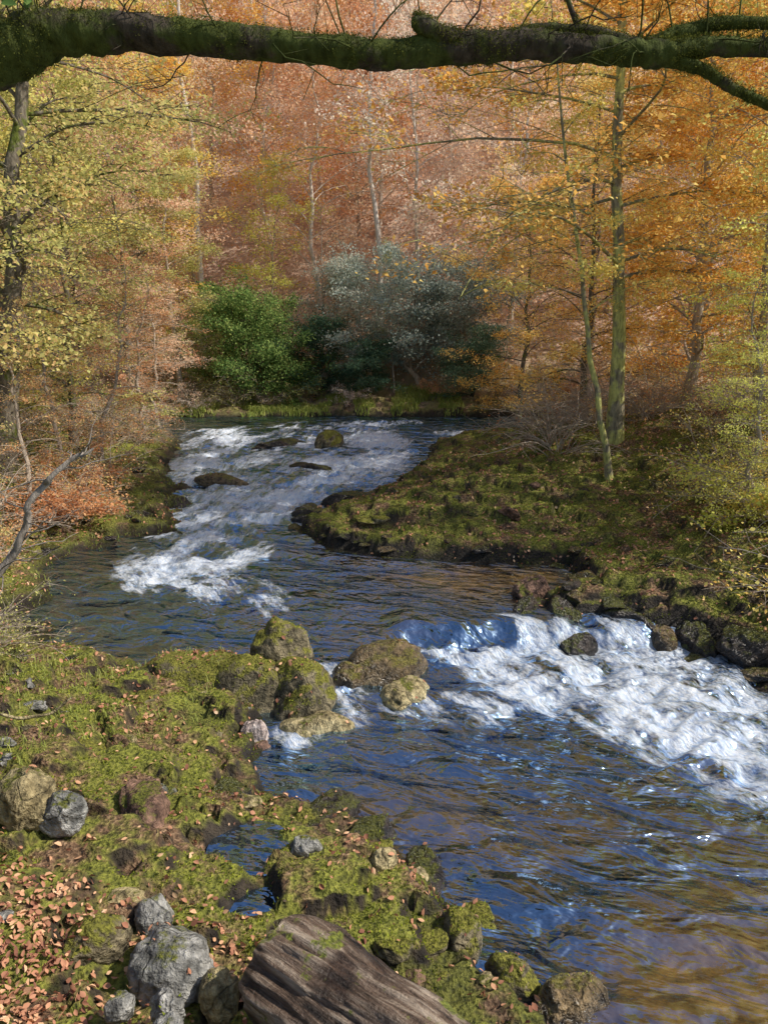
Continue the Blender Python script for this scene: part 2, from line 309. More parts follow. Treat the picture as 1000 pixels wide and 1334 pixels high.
def rock(x,y,top,rx,ry,rz,mat,label,name='boulder',big=True,rot=None,group=None):
    rng=np.random.default_rng(int(abs(x*977+y*131)*10)%99999)
    o=obj(name,(RMR[rng.integers(5)] if (mat in('moss','wet','tan','grey') and big) else (RM5 if big else RM)[rng.integers(6)]))
    o.location=(x,y,top-rz*.82);o.scale=(rx*1.08,ry*1.08,rz);o.rotation_euler=(rng.uniform(-.2,.2),rng.uniform(-.2,.2),rng.uniform(0,6.28) if rot is None else rot)
    o.material_slots[0].link='OBJECT';o.material_slots[0].material=ST[mat];ROCKMAT[o.name]=mat
    o['label']=label;o['category']='rock'
    if group:o['group']=group
    return o
for r in [(-1.2,8.4,.64,.36,.36,.5,'moss','rounded mossy boulder at the edge of the rapids'),
 (-2.1,8.0,.42,.7,.5,.5,'moss','broad mossy boulder covered in fallen leaves'),
 (-1.5,7.85,.42,.4,.45,.5,'moss','mossy boulder leaning on its neighbour'),
 (-.95,7.8,.38,.4,.45,.45,'moss','mossy boulder sloping into the water'),
 (-.75,7.25,.1,.4,.22,.25,'tan','low yellowish wet rock at water level'),
 (.02,8.6,.30,.52,.42,.4,'wet','wet mossy brown boulder splashed by the river'),
 (.24,8.0,.12,.36,.26,.26,'tan','yellowish flat rock beside the wet boulder'),
 (-.38,8.35,.18,.24,.22,.25,'wet','small wet rock in the current'),
 (-1.3,7.0,.18,.14,.1,.16,'pink','pale pink stone at the water edge'),
 (2.12,10.6,.5,.26,.22,.36,'red','reddish angular rock by the ledge'),
 (1.95,10.0,.38,.24,.18,.35,'dark','dark jagged rock above the falls'),
 (2.5,9.95,.40,.28,.2,.32,'dark','dark wet rock beside the ledge'),
 (2.55,9.35,.14,.24,.14,.22,'dark','dark rock poking through white foam'),
 (3.3,9.95,.36,.5,.3,.3,'dark','wet dark rock slab on the bank'),
 (3.65,9.55,.2,.3,.18,.22,'wet','wet brown rock at the water edge'),
 (4.1,9.4,.25,.42,.26,.3,'dark','dark wet boulder at the water edge'),
 (4.65,9.0,.34,.5,.32,.36,'dark','dark mossy boulder on the bank'),
 (-1.55,21.9,1.15,.46,.38,.4,'moss','rounded green boulder amid the upper rapids'),
 (-2.9,22.2,.96,1.0,.35,.3,'dark','low dark rock ledge in the upper rapids'),
 (-3.8,17.7,.70,.6,.26,.22,'wet','flat brown rock breaking the white water'),
 (-1.9,19.0,.80,.6,.2,.2,'dark','flat dark rock parting the current'),
 (-4.5,15.9,.62,.5,.4,.4,'dark','dark rock against the bank'),
 (-.7,15.9,.70,.6,.25,.35,'dark','dark rock shelf by the rapids'),
 (-1.3,15.0,.52,.6,.25,.3,'dark','dark rock shelf by the rapids'),
 (-2.2,4.65,.90,.14,.12,.16,'grey','rounded grey stone on the leaf litter'),
 (-1.15,3.45,.82,.25,.2,.22,'grey','rough grey lichen-covered boulder'),
 (-1.38,3.95,.64,.13,.11,.14,'grey','grey stone beside the pool'),
 (-.84,3.25,.80,.12,.09,.14,'tan','tan block of stone'),
 (-1.04,3.05,.90,.09,.07,.1,'grey','small grey stone among leaves'),
 (-.98,2.8,1.0,.11,.08,.1,'grey','flat grey stone among leaves'),
 (-1.26,3.02,.92,.07,.06,.08,'grey','small pale stone among leaves'),
 (-1.6,3.6,.82,.17,.13,.18,'moss','mossy stone in leaf litter'),
 (-1.85,5.15,.60,.36,.18,.18,'red','flat reddish rock slab'),
 (-2.5,4.75,.98,.26,.18,.22,'tan','yellow mossy rock under leaf litter'),
 (-.58,4.9,.38,.12,.09,.12,'grey','grey stone at the pool rim'),
 (-.65,4.45,.40,.08,.07,.1,'grey','grey stone at the pool rim'),
 (0,4.75,.40,.10,.08,.1,'tan','yellowish stone on the moss'),
 (-.5,5.62,.22,.35,.16,.22,'dark','dark undercut rock at the water edge'),
 (-.1,5.35,.22,.3,.16,.22,'dark','dark undercut rock at the water edge'),
 (.3,5.0,.18,.25,.16,.2,'dark','dark wet ledge at the water edge'),
 (1.12,3.85,.14,.24,.15,.2,'wet','mossy wet rock at the water edge'),
 (.80,4.0,.17,.16,.13,.18,'moss','mossy stone behind the log'),
 (.50,4.3,.24,.18,.13,.18,'moss','mossy rock by the river edge'),
 (1.3,3.5,.14,.16,.14,.2,'dark','wet rock at the water edge')]:
    rock(*r)
def along(pts,n,off0,off1,s0,s1,mats,label,grp,seed,ymin=-99,ymax=99,fl=(.35,.65)):
    rg=np.random.default_rng(seed);P=np.array(pts,float);S=np.r_[0,np.cumsum(np.hypot(*np.diff(P,axis=0).T))];k=0
    while k<n:
        s=rg.uniform(0,S[-1]);x=np.interp(s,S,P[:,0])+rg.uniform(-off1,off1);y=np.interp(s,S,P[:,1])+rg.uniform(-off1,off1)
        d=float(sdf(np.array([x]),np.array([y]))[0])
        if d<off0 or d>off1 or y<ymin or y>ymax or abs(x)>.56*y+.3: continue
        k+=1;sz=rg.uniform(s0,s1)*(1 if rg.random()<.8 else 1.4);h=max(H1(x,y),float(wl(y))-.03)
        rock(x,y,h+sz*.2,sz,sz*rg.uniform(.5,.9),sz*rg.uniform(*fl),mats[rg.integers(len(mats))],label,big=False,group=grp)
along(RB[3:17],80,-.15,.45,.09,.26,['dark','dark','dark','wet'],'dark wet rock along the river bank','rocks along the river bank',1,fl=(.28,.45))
along(RB[3:17],45,.3,3.2,.1,.26,['moss','moss','dark','moss','red'],'mossy rock on the sloping bank','rocks on the sloping bank',2)
along(LB[3:22],50,-.1,1.6,.08,.24,['moss','dark','dark','moss'],'mossy rock on the shaded bank','rocks on the shaded bank',3,fl=(.3,.5))
along(LB[3:12],78,.0,2.8,.03,.14,['moss','grey','moss','grey','red','tan','dark'],'small stone near the water','stones near the water',4)
# ---------------------------------------------------------------- scattering by ray casting on ground and rocks
bpy.context.view_layer.update();dg=bpy.context.evaluated_depsgraph_get()
def hits(px,py,z0=9,keep=None):
    out=[];nn=[];dn=Vector((0,0,-1));rr=np.random.default_rng(3).random(len(px))
    for x,y,q in zip(px,py,rr):
        ok,p,nr,i,ob,m=scn.ray_cast(dg,Vector((x,y,z0)),dn)
        if not ok: continue
        nm=ob.name
        if nm=='river_water' or nm.startswith('puddle'): continue
        if keep and nm in ROCKMAT and q>keep.get(ROCKMAT[nm],.1): continue
        out.append(p[:]);nn.append(nr[:])
    return np.array(out),np.array(nn)
def unit(v): return v/(np.linalg.norm(v,axis=1)[:,None]+1e-9)
def leaves(C,Nn,size,rg,lift=.15,asp=.33,fold=.12):
    n=len(C);a=unit(np.cross(Nn,rg.normal(size=(n,3))));b=np.cross(Nn,a);s=size[:,None]
    V=np.stack([C-a*s*.5,C+b*s*asp+Nn*s*fold,C+a*s*.5,C-b*s*asp+Nn*s*fold],1).reshape(-1,3)
    return V,np.arange(4*n).reshape(n,4),np.repeat(rg.random(n),4)
def leaves6(C,Nn,size,rg):
    n=len(C);a=unit(np.cross(Nn,rg.normal(size=(n,3))));b=np.cross(Nn,a);s=size[:,None]
    f=rg.uniform(-.05,.3,n)[:,None];cu=rg.uniform(-.1,.35,n)[:,None];w=rg.uniform(.22,.36,n)[:,None]
    V=np.stack([C-a*s*.5,C-a*s*.15+b*s*w+Nn*s*f,C+a*s*.22+b*s*w*.85+Nn*s*(f+cu*.3),C+a*s*.55+Nn*s*cu,C+a*s*.22-b*s*w*.85+Nn*s*(f+cu*.3),C-a*s*.15-b*s*w+Nn*s*f],1).reshape(-1,3)
    i=np.arange(n)[:,None]*6;return V,np.concatenate([i+np.array([0,1,2,3]),i+np.array([0,3,4,5])]),np.repeat(rg.random(n),6)
rg=np.random.default_rng(8)
def sample(n,y0,y1,pw=1.6):
    y=y0+(y1-y0)*rg.random(n)**pw;x=(rg.random(n)*2-1)*(y*.58+1.2);return x,y
LL=leafmat('fallen_leaf_litter',[(.14,.06,.045),(.36,.16,.10),(.58,.29,.17),(.74,.44,.25),(.86,.66,.44)],clump=4,trans=.15)
x,y=sample(120000,1.8,19,1.4)
pile=ss(-1.3,-1.8,x+.15*(y-2.5))*ss(4.6,3.4,y)
dens=np.clip(.10+.75*fbm(x*1.6,y*1.6,4,300)+1.3*pile+.10*(x>0)*(y>9),0.05,1);k=rg.random(len(x))<dens;x=x[k];y=y[k]
C,NN=hits(x,y,keep={'moss':.6,'grey':.1,'tan':.12,'red':.15,'dark':.12,'wet':.05,'pink':0})
NN=unit(NN*1.0+rg.normal(size=NN.shape)*.6);NN[:,2]=np.abs(NN[:,2])
V,Fc,r=leaves6(C+np.array([0,0,.008])+rg.random((len(C),1))*np.array([0,0,.02]),NN,rg.uniform(.016,.044,len(C))*(1+.05*C[:,1]),rg)
obj('fallen_leaves',fmesh('fallen_leaves',V,Fc,[LL],rnd=r),kind='stuff',label='fallen brown and orange leaves scattered over the banks',category='leaves')
mossm=leafmat('moss_tufts',[(.035,.05,.008),(.12,.15,.02),(.32,.36,.04),(.62,.63,.09)],clump=4,trans=.35)
x,y=sample(200000,1.9,17,1.4)
k=(fbm(x*2.1,y*2.1,5,400)+.15*rg.random(len(x))>.03)&~((x<-1.3)&(y<4.0));x=x[k];y=y[k]
C,NN=hits(x,y,keep={'moss':.6,'grey':.08,'tan':.08,'red':.08,'dark':.12,'wet':.15,'pink':0});k=NN[:,2]>.4;C=C[k];NN=NN[k]
n=len(C);up=unit(NN+rg.normal(size=NN.shape)*.45);s=rg.uniform(.007,.02,n)[:,None]*(1+.05*C[:,1:2]);a=unit(np.cross(up,rg.normal(size=(n,3))))
V=np.stack([C-a*s*.3,C+a*s*.3,C+up*s+a*s*.1],1).reshape(-1,3)
obj('moss',fmesh('moss',V,np.arange(3*n).reshape(n,3),[mossm],rnd=np.repeat(rg.random(n),3)),kind='stuff',label='bright green moss tufts on rocks and banks',category='moss')
def blades(x,y,hmin,hmax,w=.01):
    C,NN=hits(x,y);n=len(C);h=(hmin+(hmax-hmin)*rg.random(n))[:,None];q=rg.uniform(0,6.28,n);dr=np.stack([np.cos(q),np.sin(q),0*q],1);sd=np.stack([-np.sin(q),np.cos(q),0*q],1)*w
    u=np.array([0,0,1.]);m=C+u*h*.6+dr*h*.15;t=C+u*h*.85+dr*h*.5
    V=np.stack([C-sd,C+sd,m+sd*.7,m-sd*.7, m-sd*.7,m+sd*.7,t+sd*.1,t-sd*.1],1).reshape(-1,3)
    i=np.arange(n)[:,None]*8;Fc=np.concatenate([i+np.array([0,1,2,3]),i+np.array([4,5,6,7])]);return V,Fc,np.repeat(rg.random(n),8)
gmz=leafmat('grass_blades',[(.18,.22,.05),(.36,.42,.10),(.60,.60,.20)],trans=.4)
x=np.concatenate([rg.uniform(-8,3,14000),rg.uniform(-4.5,-1.8,2500),rg.uniform(-8,-4,6000)]);y=np.concatenate([rg.uniform(28.2,31,14000),rg.uniform(4.8,8.4,2500),rg.uniform(11,19,6000)])
k=fbm(x*1.2,y*1.2,2,500)>-.05;x=x[k];y=y[k]
V1,F1,r1=blades(x[y>25],y[y>25],.08,.26,.018);V2,F2,r2=blades(x[y<=25],y[y<=25],.03,.10,.005)
obj('grass',fmesh('grass',np.concatenate([V1,V2]),np.concatenate([F1,F2+len(V1)]),[gmz],rnd=np.r_[r1,r2]),kind='stuff',label='tufts of green grass along the river margins',category='grass')
# ---------------------------------------------------------------- tubes
class MB:
    def __init__(s): s.v=[];s.f=[];s.n=0
    def tube(s,P,R,k=6,noise_=0,seed=0,sl_=.3,cf=1.5):
        P=np.asarray(P,float);R=np.asarray(R,float);T=np.gradient(P,axis=0);T/=np.linalg.norm(T,axis=1)[:,None]+1e-9
        ref=np.array([0,0,1.]) if abs(T[len(T)//2,2])<.8 else np.array([1.,0,0])
        A=np.cross(T,ref);A/=np.linalg.norm(A,axis=1)[:,None]+1e-9;B=np.cross(T,A)
        q=np.linspace(0,2*np.pi,k,endpoint=False);c=np.cos(q);sn=np.sin(q)
        rr=R[:,None]*np.ones(k)
        if noise_:
            sl=np.linspace(0,len(P)*sl_,len(P))[:,None];rr=rr*(1+noise_*fbm(sl*2+cf*.6*c,c*cf*.3+sn*cf+seed+0*sl,4,seed))
        V=P[:,None]+rr[:,:,None]*(A[:,None]*c[None,:,None]+B[:,None]*sn[None,:,None])
        n=len(P);i=np.arange(n*k).reshape(n,k);j=np.roll(i,-1,1)
        s.f.append(np.stack([i[:-1],j[:-1],j[1:],i[1:]],-1).reshape(-1,4)+s.n);s.v.append(V.reshape(-1,3));s.n+=n*k
    def mesh(s,name,mats,**kw): return fmesh(name,np.concatenate(s.v),np.concatenate(s.f),mats,True,**kw)
# fallen log
lm,nt,o=newmat('weathered_log')
a=np.array([-.54,3.28,.85]);b=np.array([1.15,1.95,.72])
n=noise(nt,2.4,8,mapping(nt,-math.atan2(b[1]-a[1],b[0]-a[0]),(.55,7,7)),.7);n2=noise(nt,3.0,7,rough=.7);n3=noise(nt,60,3);n5=noise(nt,1.7,5)
c=mix(nt,ramp(nt,n5,[(.46,0.),(.56,1.)]),ramp(nt,n,[(.38,(.008,.006,.005)),(.52,(.055,.032,.022)),(.66,(.19,.12,.08))]),ramp(nt,n,[(.36,(.025,.016,.012)),(.48,(.19,.125,.085)),(.62,(.55,.44,.33))]))
c=mix(nt,ramp(nt,n2,[(.55,0.),(.59,1.)]),c,ramp(nt,n3,[(.3,(.05,.06,.010)),(.7,(.32,.35,.05))]))
pbsdf(nt,o,c,.42,bump(nt,math_(nt,'ADD',n,math_(nt,'MULTIPLY',n3,.2)),1.,.07),.5)
t=np.linspace(0,1,160)[:,None];tt_=t[:,0]
mb=MB();axp=a+(b-a)*t+np.array([0,0,.03])*np.sin(t*5);rad=.28*(1-.10*tt_)*(.86+.14*np.sqrt(ss(-.01,.05,tt_)));rad=rad*(1+.05*np.sin(tt_*19)*ss(.1,.3,tt_));mb.tube(axp,rad,150,.26,3,.014,4.2)
inn=a+(b-a)*np.linspace(0.,.25,14)[:,None];mb.tube(inn[::-1],np.linspace(.04,.235,14),40,.3,7,.1)
lmsh=mb.mesh('fallen_log',[lm])
log=obj('fallen_log',lmsh,label='weathered mossy fallen log lying on the bank',category='log')
# ---------------------------------------------------------------- trees
def ip(P,s):
    f=s*(len(P)-1);i=min(int(f),len(P)-2);return P[i]+(P[i+1]-P[i])*(f-i)
def dirv(az,el): return np.array([math.cos(az)*math.cos(el),math.sin(az)*math.cos(el),math.sin(el)])
def gen_tree(seed,H,r0,base,spread,nprim=24,nsec=8,nter=4,lp=14,leaf=.08,up=.5,droop=.7,lean=(0,0),wob=.15,sig=.12,flat=.5,bark=BK,taper=.55,azbias=None,dome=False):
    rg=np.random.default_rng(seed);mb=MB();n=16;t=np.linspace(0,1,n)
    P=np.stack([lean[0]*t*H+np.cumsum(rg.normal(size=n))*wob*.3,lean[1]*t*H+np.cumsum(rg.normal(size=n))*wob*.3,t*H],1);P-=P[0];P[0,2]-=.3
    R=r0*(1-.85*t)*(1+.5*np.exp(-t*18));mb.tube(P,R,9,.15,seed);C=[];
    for i in range(nprim):
        tt=base+(1-base)*(i+rg.random())/nprim;p=ip(P,min(tt,.99));az=i*2.4+rg.normal()*.5
        s0=(tt-base)/(1-base)
        L=spread*((.55+.5*math.sin(math.pi*min(1,s0*.9+.12))) if dome else (1-taper*s0))*rg.uniform(.5,1.2)
        if azbias is not None: L*=1+.5*math.cos(az-azbias)
        el=rg.uniform(up-.4,up+.4)+(.5*s0 if dome else 0);q=[p];e=el;a2=az
        for k in range(7):
            q.append(q[-1]+dirv(a2,e)*L/7);e-=droop/7*rg.uniform(.0,2.0);a2+=rg.normal()*.18
        q=np.array(q);rb=max(r0*(1-.85*tt)*.35,.012);mb.tube(q,np.linspace(rb,rb*.2,8),5)
        for j in range(nsec):
            s=.15+.85*(j+rg.random())/nsec;s=min(s,.99);p2=ip(q,s);a3=a2+(1 if j%2 else -1)*rg.uniform(.4,1.2);L2=L*.45*(1.15-s*.6)*rg.uniform(.6,1.1);e2=rg.uniform(-.3,.5)
            w=[p2]
            for k in range(4): w.append(w[-1]+dirv(a3,e2)*L2/4);e2-=.15*rg.random();a3+=rg.normal()*.2
            w=np.array(w);mb.tube(w,np.linspace(rb*.3,rb*.08,5),3);lpj=int(lp*rg.uniform(0,1.8)**1.3) if lp else 0
            for m in range(nter):
                p3=ip(w,rg.uniform(.2,1)*.99);a4=a3+rg.uniform(-1.2,1.2);e3=rg.uniform(-.5,.5);L3=L2*rg.uniform(.3,.7);p4=p3+dirv(a4,e3)*L3*.5;p5=p4+dirv(a4+rg.normal()*.4,e3-.2)*L3*.5
                mb.tube([p3,p4,p5],[rb*.12+.003,rb*.07+.002,.0015],3)
                if lpj>0:
                    u=rg.random(lpj)[:,None];C.append(np.where(u<.5,p3+(p4-p3)*u*2,p4+(p5-p4)*(u*2-1))+rg.normal(size=(lpj,3))*sig*np.array([1,1,.6]))
    tm=mb.mesh('trunk',[bark]);cm=None
    if C:
        C=np.concatenate(C);n=len(C);Nn=unit(np.array([0,0,1.])*flat+rg.normal(size=(n,3))*.5);V,Fc,r=leaves(C,Nn,rg.uniform(.6,1.3,n)*leaf,rg)
        cm=fmesh('crown',V,Fc,[LM['orange']],rnd=r)
    return tm,cm
def place(kind,tv,x,y,sc,rz,lmk,label,cat='tree',group=None,bark=None,z=None,parts=('trunk','crown')):
    e=D.objects.new(kind,None);COL.objects.link(e);e.empty_display_size=.3
    z=H1(x,y) if z is None else z
    e.location=(x,y,z);e.scale=(sc,)*3 if not hasattr(sc,'__len__') else sc;e.rotation_euler=(0,0,rz);e['label']=label;e['category']=cat
    if group:e['group']=group
    t=obj(parts[0],tv[0],e)
    if bark: t.material_slots[0].link='OBJECT';t.material_slots[0].material=bark
    if tv[1]:
        c=obj(parts[1],tv[1],e);c.material_slots[0].link='OBJECT';c.material_slots[0].material=LM[lmk]
    return e
rg=np.random.default_rng(77)
farv=[gen_tree(300+i,11,.09,.06,4.0,30,7,4,12,.115,sig=.24,up=.7,dome=True,wob=.35,flat=.3) for i in range(4)]
farthin=[gen_tree(320+i,16,.12,.35,2.8,22,6,4,5,.11,sig=.3,up=.8,wob=.3,flat=.2) for i in range(3)]
nearv=[gen_tree(340+i,11,.13,.10,3.5,34,9,5,14,.09,sig=.15,up=.4,dome=True,wob=.3,flat=.6) for i in range(3)]
sparse=[gen_tree(360+i,10,.13,.08,3.2,32,9,5,6,.09,sig=.14,up=.35,droop=1.2,dome=True,wob=.5) for i in range(2)]
bushv=[gen_tree(380+i,3.0,.08,.04,2.2,32,8,4,17,.08,sig=.16,up=.8,droop=1.0,dome=True,flat=.3,wob=.7) for i in range(3)]
DESC={'olive':'tall woodland tree with olive green leaves','rust':'woodland tree with rust coloured leaves','gold':'woodland tree with golden leaves','copper':'beech tree with copper leaves','orange':'beech tree with orange leaves','pale':'thinly leaved tree with haze-paled brown foliage','lime':'woodland tree with yellow green leaves'}
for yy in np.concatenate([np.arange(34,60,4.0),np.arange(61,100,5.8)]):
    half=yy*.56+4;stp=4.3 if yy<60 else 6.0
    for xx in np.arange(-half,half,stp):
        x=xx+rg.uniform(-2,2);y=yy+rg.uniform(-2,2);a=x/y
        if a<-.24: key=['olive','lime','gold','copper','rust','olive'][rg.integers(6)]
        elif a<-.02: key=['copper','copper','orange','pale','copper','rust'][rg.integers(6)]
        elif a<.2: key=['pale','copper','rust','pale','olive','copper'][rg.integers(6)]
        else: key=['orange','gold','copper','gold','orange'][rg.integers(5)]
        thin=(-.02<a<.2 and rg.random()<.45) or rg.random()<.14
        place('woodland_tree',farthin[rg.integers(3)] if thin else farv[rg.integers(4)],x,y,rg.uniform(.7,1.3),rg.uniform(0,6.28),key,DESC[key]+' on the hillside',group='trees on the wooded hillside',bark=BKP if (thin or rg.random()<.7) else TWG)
place('yew_bush',bushv[0],-5.3,30.3,(1.1,1.1,1.2),0,'green','loose green evergreen bush on the far bank','bush',bark=BKD)
place('yew_bush',bushv[1],-4.0,30.6,(.85,.9,1.0),5,'green','loose green evergreen bush on the far bank','bush',bark=BKD)
place('yew_bush',bushv[2],-6.8,31.5,(.9,1.0,.95),1,'green','loose green evergreen bush on the far bank','bush',bark=BKD)
place('yew_bush',bushv[0],-2.8,31.2,(.9,.9,.85),2,'deep','dark evergreen shrub beneath the trees','bush',bark=BKD)
place('willow_bush',bushv[1],1.4,31.2,(1.5,1.2,1.25),1,'grey','wide grey green bush on the far bank','bush',bark=TWG)
place('willow_bush',bushv[2],-.9,32.0,(1.5,1.2,1.3),2,'grey','wide grey green bush on the far bank','bush',bark=TWG)
place('willow_bush',bushv[0],3.6,32.2,(1.4,1.2,1.15),4,'grey','wide grey green bush on the far bank','bush',bark=TWG)
place('holly_bush',bushv[0],-.6,29.8,(.75,.8,.6),3,'deep','low dark evergreen bush above the water','bush',bark=BKD)
place('holly_bush',bushv[1],3.3,29.8,(.8,.9,.65),3,'deep','dark evergreen bush above the water','bush',bark=BKD)
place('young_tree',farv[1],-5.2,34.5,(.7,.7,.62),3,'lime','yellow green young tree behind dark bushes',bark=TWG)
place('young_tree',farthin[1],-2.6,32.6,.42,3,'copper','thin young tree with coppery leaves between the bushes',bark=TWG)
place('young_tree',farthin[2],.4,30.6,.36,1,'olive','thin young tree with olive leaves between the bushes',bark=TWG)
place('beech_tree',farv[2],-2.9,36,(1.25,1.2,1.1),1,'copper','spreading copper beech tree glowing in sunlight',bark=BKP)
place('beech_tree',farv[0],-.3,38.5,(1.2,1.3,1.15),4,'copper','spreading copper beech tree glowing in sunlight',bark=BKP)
big=gen_tree(401,15,.145,.2,4.2,44,10,6,13,.088,lean=(-.055,0),wob=.14,up=.2,droop=.55,sig=.14,azbias=math.pi,flat=.9)
place('beech_tree',big,4.9,16.2,1,0,'orange','tall beech tree with orange leaves and mossy trunk on the bank',bark=BKM)
slim=gen_tree(402,8.5,.065,.35,1.9,18,7,4,8,.075,lean=(-.16,0),wob=.12,up=.4,sig=.12)
place('young_tree',slim,4.45,14.8,1,0,'gold','slim leaning young tree with yellow mossy trunk',bark=BKM)
for (x,y,s,k,v,rz) in [(8.6,13.4,.95,'gold',0,1),(7.4,19,1.0,'orange',1,2),(10.5,17,1.1,'gold',2,3),(5.8,22,.8,'orange',0,4),(9.5,24,1.1,'orange',1,5),(13,21,1.2,'copper',2,0),(4.8,27.0,.75,'orange',0,2.6),(7.5,28.5,1,'copper',2,2.2),(11.5,29,1.1,'orange',1,1.2),(15,27,1.2,'gold',0,.3),(7.8,16.0,.8,'gold',2,4.4)]:
    place('beech_tree',nearv[v],x,y,s,rz,k,'beech tree with %s leaves on the steep bank'%{'gold':'golden','orange':'orange','copper':'copper'}[k],group='beech trees on the steep bank',bark=[BK,TWG,TWG][v%3])
for (x,y,s,rz) in [(6.8,12.4,.55,1),(6.2,10.8,.42,2),(5.8,12.0,.36,3),(5.6,10.0,.28,4)]:
    place('young_tree',sparse[int(rz)%2],x,y,s,rz,'lime','sapling with bright yellow green leaves above the water',bark=TWG)
ivy=gen_tree(403,13,.22,.2,4.0,38,9,6,14,.09,lean=(.12,0),wob=.4,up=.35,droop=.8,sig=.22,bark=BKD,dome=True)
place('oak_tree',ivy,-7.7,15.2,1,0,'olive','leaning ivy-clad oak tree with olive and yellow leaves',bark=BK)
for (x,y,s,k,v,rz) in [(-9.8,20,1.1,'gold',0,1),(-11.5,26,1.2,'olive',1,2),(-8.6,26.5,.85,'copper',2,3),(-13,19,1.2,'gold',2,4),(-8.0,30.5,.8,'olive',1,5),(-12,31,1.1,'copper',0,0),(-9.0,12,.75,'olive',1,.5),(-10,32,1.1,'gold',2,.5),(-7.9,19.5,.75,'olive',0,2.5)]:
    place('woodland_tree',nearv[v],x,y,s,rz,k,'leafy tree with %s foliage on the low bank'%{'olive':'olive green','rust':'rust brown','gold':'golden','copper':'copper','lime':'yellow green'}[k],group='trees on the low bank',bark=[BK,TWG][v%2])
for (x,y,s,k,rz) in [(-6.7,21.5,.48,'rust',1),(-6.7,18,.45,'rust',2),(-7.2,24.5,.45,'copper',3),(-6.5,13.8,.4,'rust',4),(-7.1,16.3,.45,'rust',5),(-6.6,11.2,.34,'olive',.4),(-6.0,9.6,.27,'gold',1.4)]:
    place('beech_sapling',sparse[int(rz)%2],x,y,s,rz,k,'low beech sapling with %s leaves over the water'%{'rust':'rusty','copper':'copper','olive':'olive','gold':'golden'}[k],'tree',group='beech saplings on the low bank',bark=TWG)
def gen_shrub(seed,n,H,lp,leaf=.05):
    rg=np.random.default_rng(seed);mb=MB();C=[]
    for i in range(n):
        az=rg.uniform(0,6.28);e=rg.uniform(.4,1.4);L=H*rg.uniform(.6,1.2);p=np.array([rg.normal()*.15,rg.normal()*.15,-.05]);q=[p]
        for k in range(8): q.append(q[-1]+dirv(az,e)*L/8);e-=rg.uniform(-.05,.28);az+=rg.normal()*.2
        q=np.array(q);mb.tube(q,np.linspace(.011,.004,9)*H/1.6,4)
        for j in range(10):
            p2=ip(q,rg.uniform(.2,.99));a=az+rg.uniform(-1.4,1.4);el=rg.uniform(-.4,.8);L2=L*rg.uniform(.12,.4);p3=p2+dirv(a,el)*L2*.5;p4=p3+dirv(a+rg.normal()*.5,el-.2)*L2*.5
            mb.tube([p2,p3,p4],[.0045,.0035,.0015],3)
            if lp: u=rg.random(lp)[:,None];C.append(p2+(p4-p2)*u+rg.normal(size=(lp,3))*.06)
    cm=None
    if C:
        C=np.concatenate(C);V,Fc,r=leaves(C,unit(np.array([0,0,.6])+rg.normal(size=C.shape)*.5),rg.uniform(.7,1.3,len(C))*leaf,rg);cm=fmesh('foliage',V,Fc,[LM['rust']],rnd=r)
    return mb.mesh('stem',[TWG]),cm
shb=[gen_shrub(501,18,1.7,0),gen_shrub(502,20,1.8,5),gen_shrub(503,22,1.4,10,.065)]
rg=np.random.default_rng(9)
def shrubs(n,x0,x1,y0,y1,dmin,keys,vs,lab,grp,s0=.6,s1=1.2):
    k=0
    while k<n:
        x=rg.uniform(x0,x1);y=rg.uniform(y0,y1);d=float(sdf(np.array([x]),np.array([y]))[0])
        if d<dmin: continue
        k+=1;place('shrub',shb[vs[rg.integers(len(vs))]],x,y,rg.uniform(s0,s1),rg.uniform(0,6.28),keys[rg.integers(len(keys))],lab,'shrub',grp,parts=('stem','foliage'))
shrubs(36,2.8,9,12.8,22,2.1,['gold','orange','rust'],[0,0,1],'bare twiggy shrub on the steep bank','twiggy shrubs on the steep bank')
shrubs(14,5.6,8,8.5,12.5,1.1,['lime','gold'],[0,1,2],'bare twiggy shrub above the rapids','twiggy shrubs above the rapids')
shrubs(36,-11,-5.6,11,26,.7,['rust','rust','olive'],[0,1,2],'rusty leaved shrub on the low bank','shrubs on the low bank')
shrubs(9,-6.5,-4.4,7.4,9.8,.6,['rust','olive'],[0,1],'tangled leafless shrub near the water','tangled shrubs near the water',.45,.75)
shrubs(30,-9,14,28.8,33,.4,['rust','pale','olive','olive'],[1,2],'low shrub on the far bank','shrubs on the far bank')
n=80000;x=rg.uniform(-1,1,n);y=31+60*rg.random(n);x=x*(y*.58+3);cl=fbm(x*.5,y*.5,3,700);k=cl>-.2;x=x[k];y=y[k]
z=height(x,y)+rg.random(len(x))**1.5*2.0;C=np.stack([x,y,z],1);V,Fc,r=leaves(C,unit(rg.normal(size=C.shape)+np.array([0,0,.3])),rg.uniform(.08,.19,len(C)),rg)
obj('bracken',fmesh('bracken',V,Fc,[LM['copper']],rnd=r),kind='stuff',label='brown bracken and undergrowth covering the hillside',category='undergrowth')
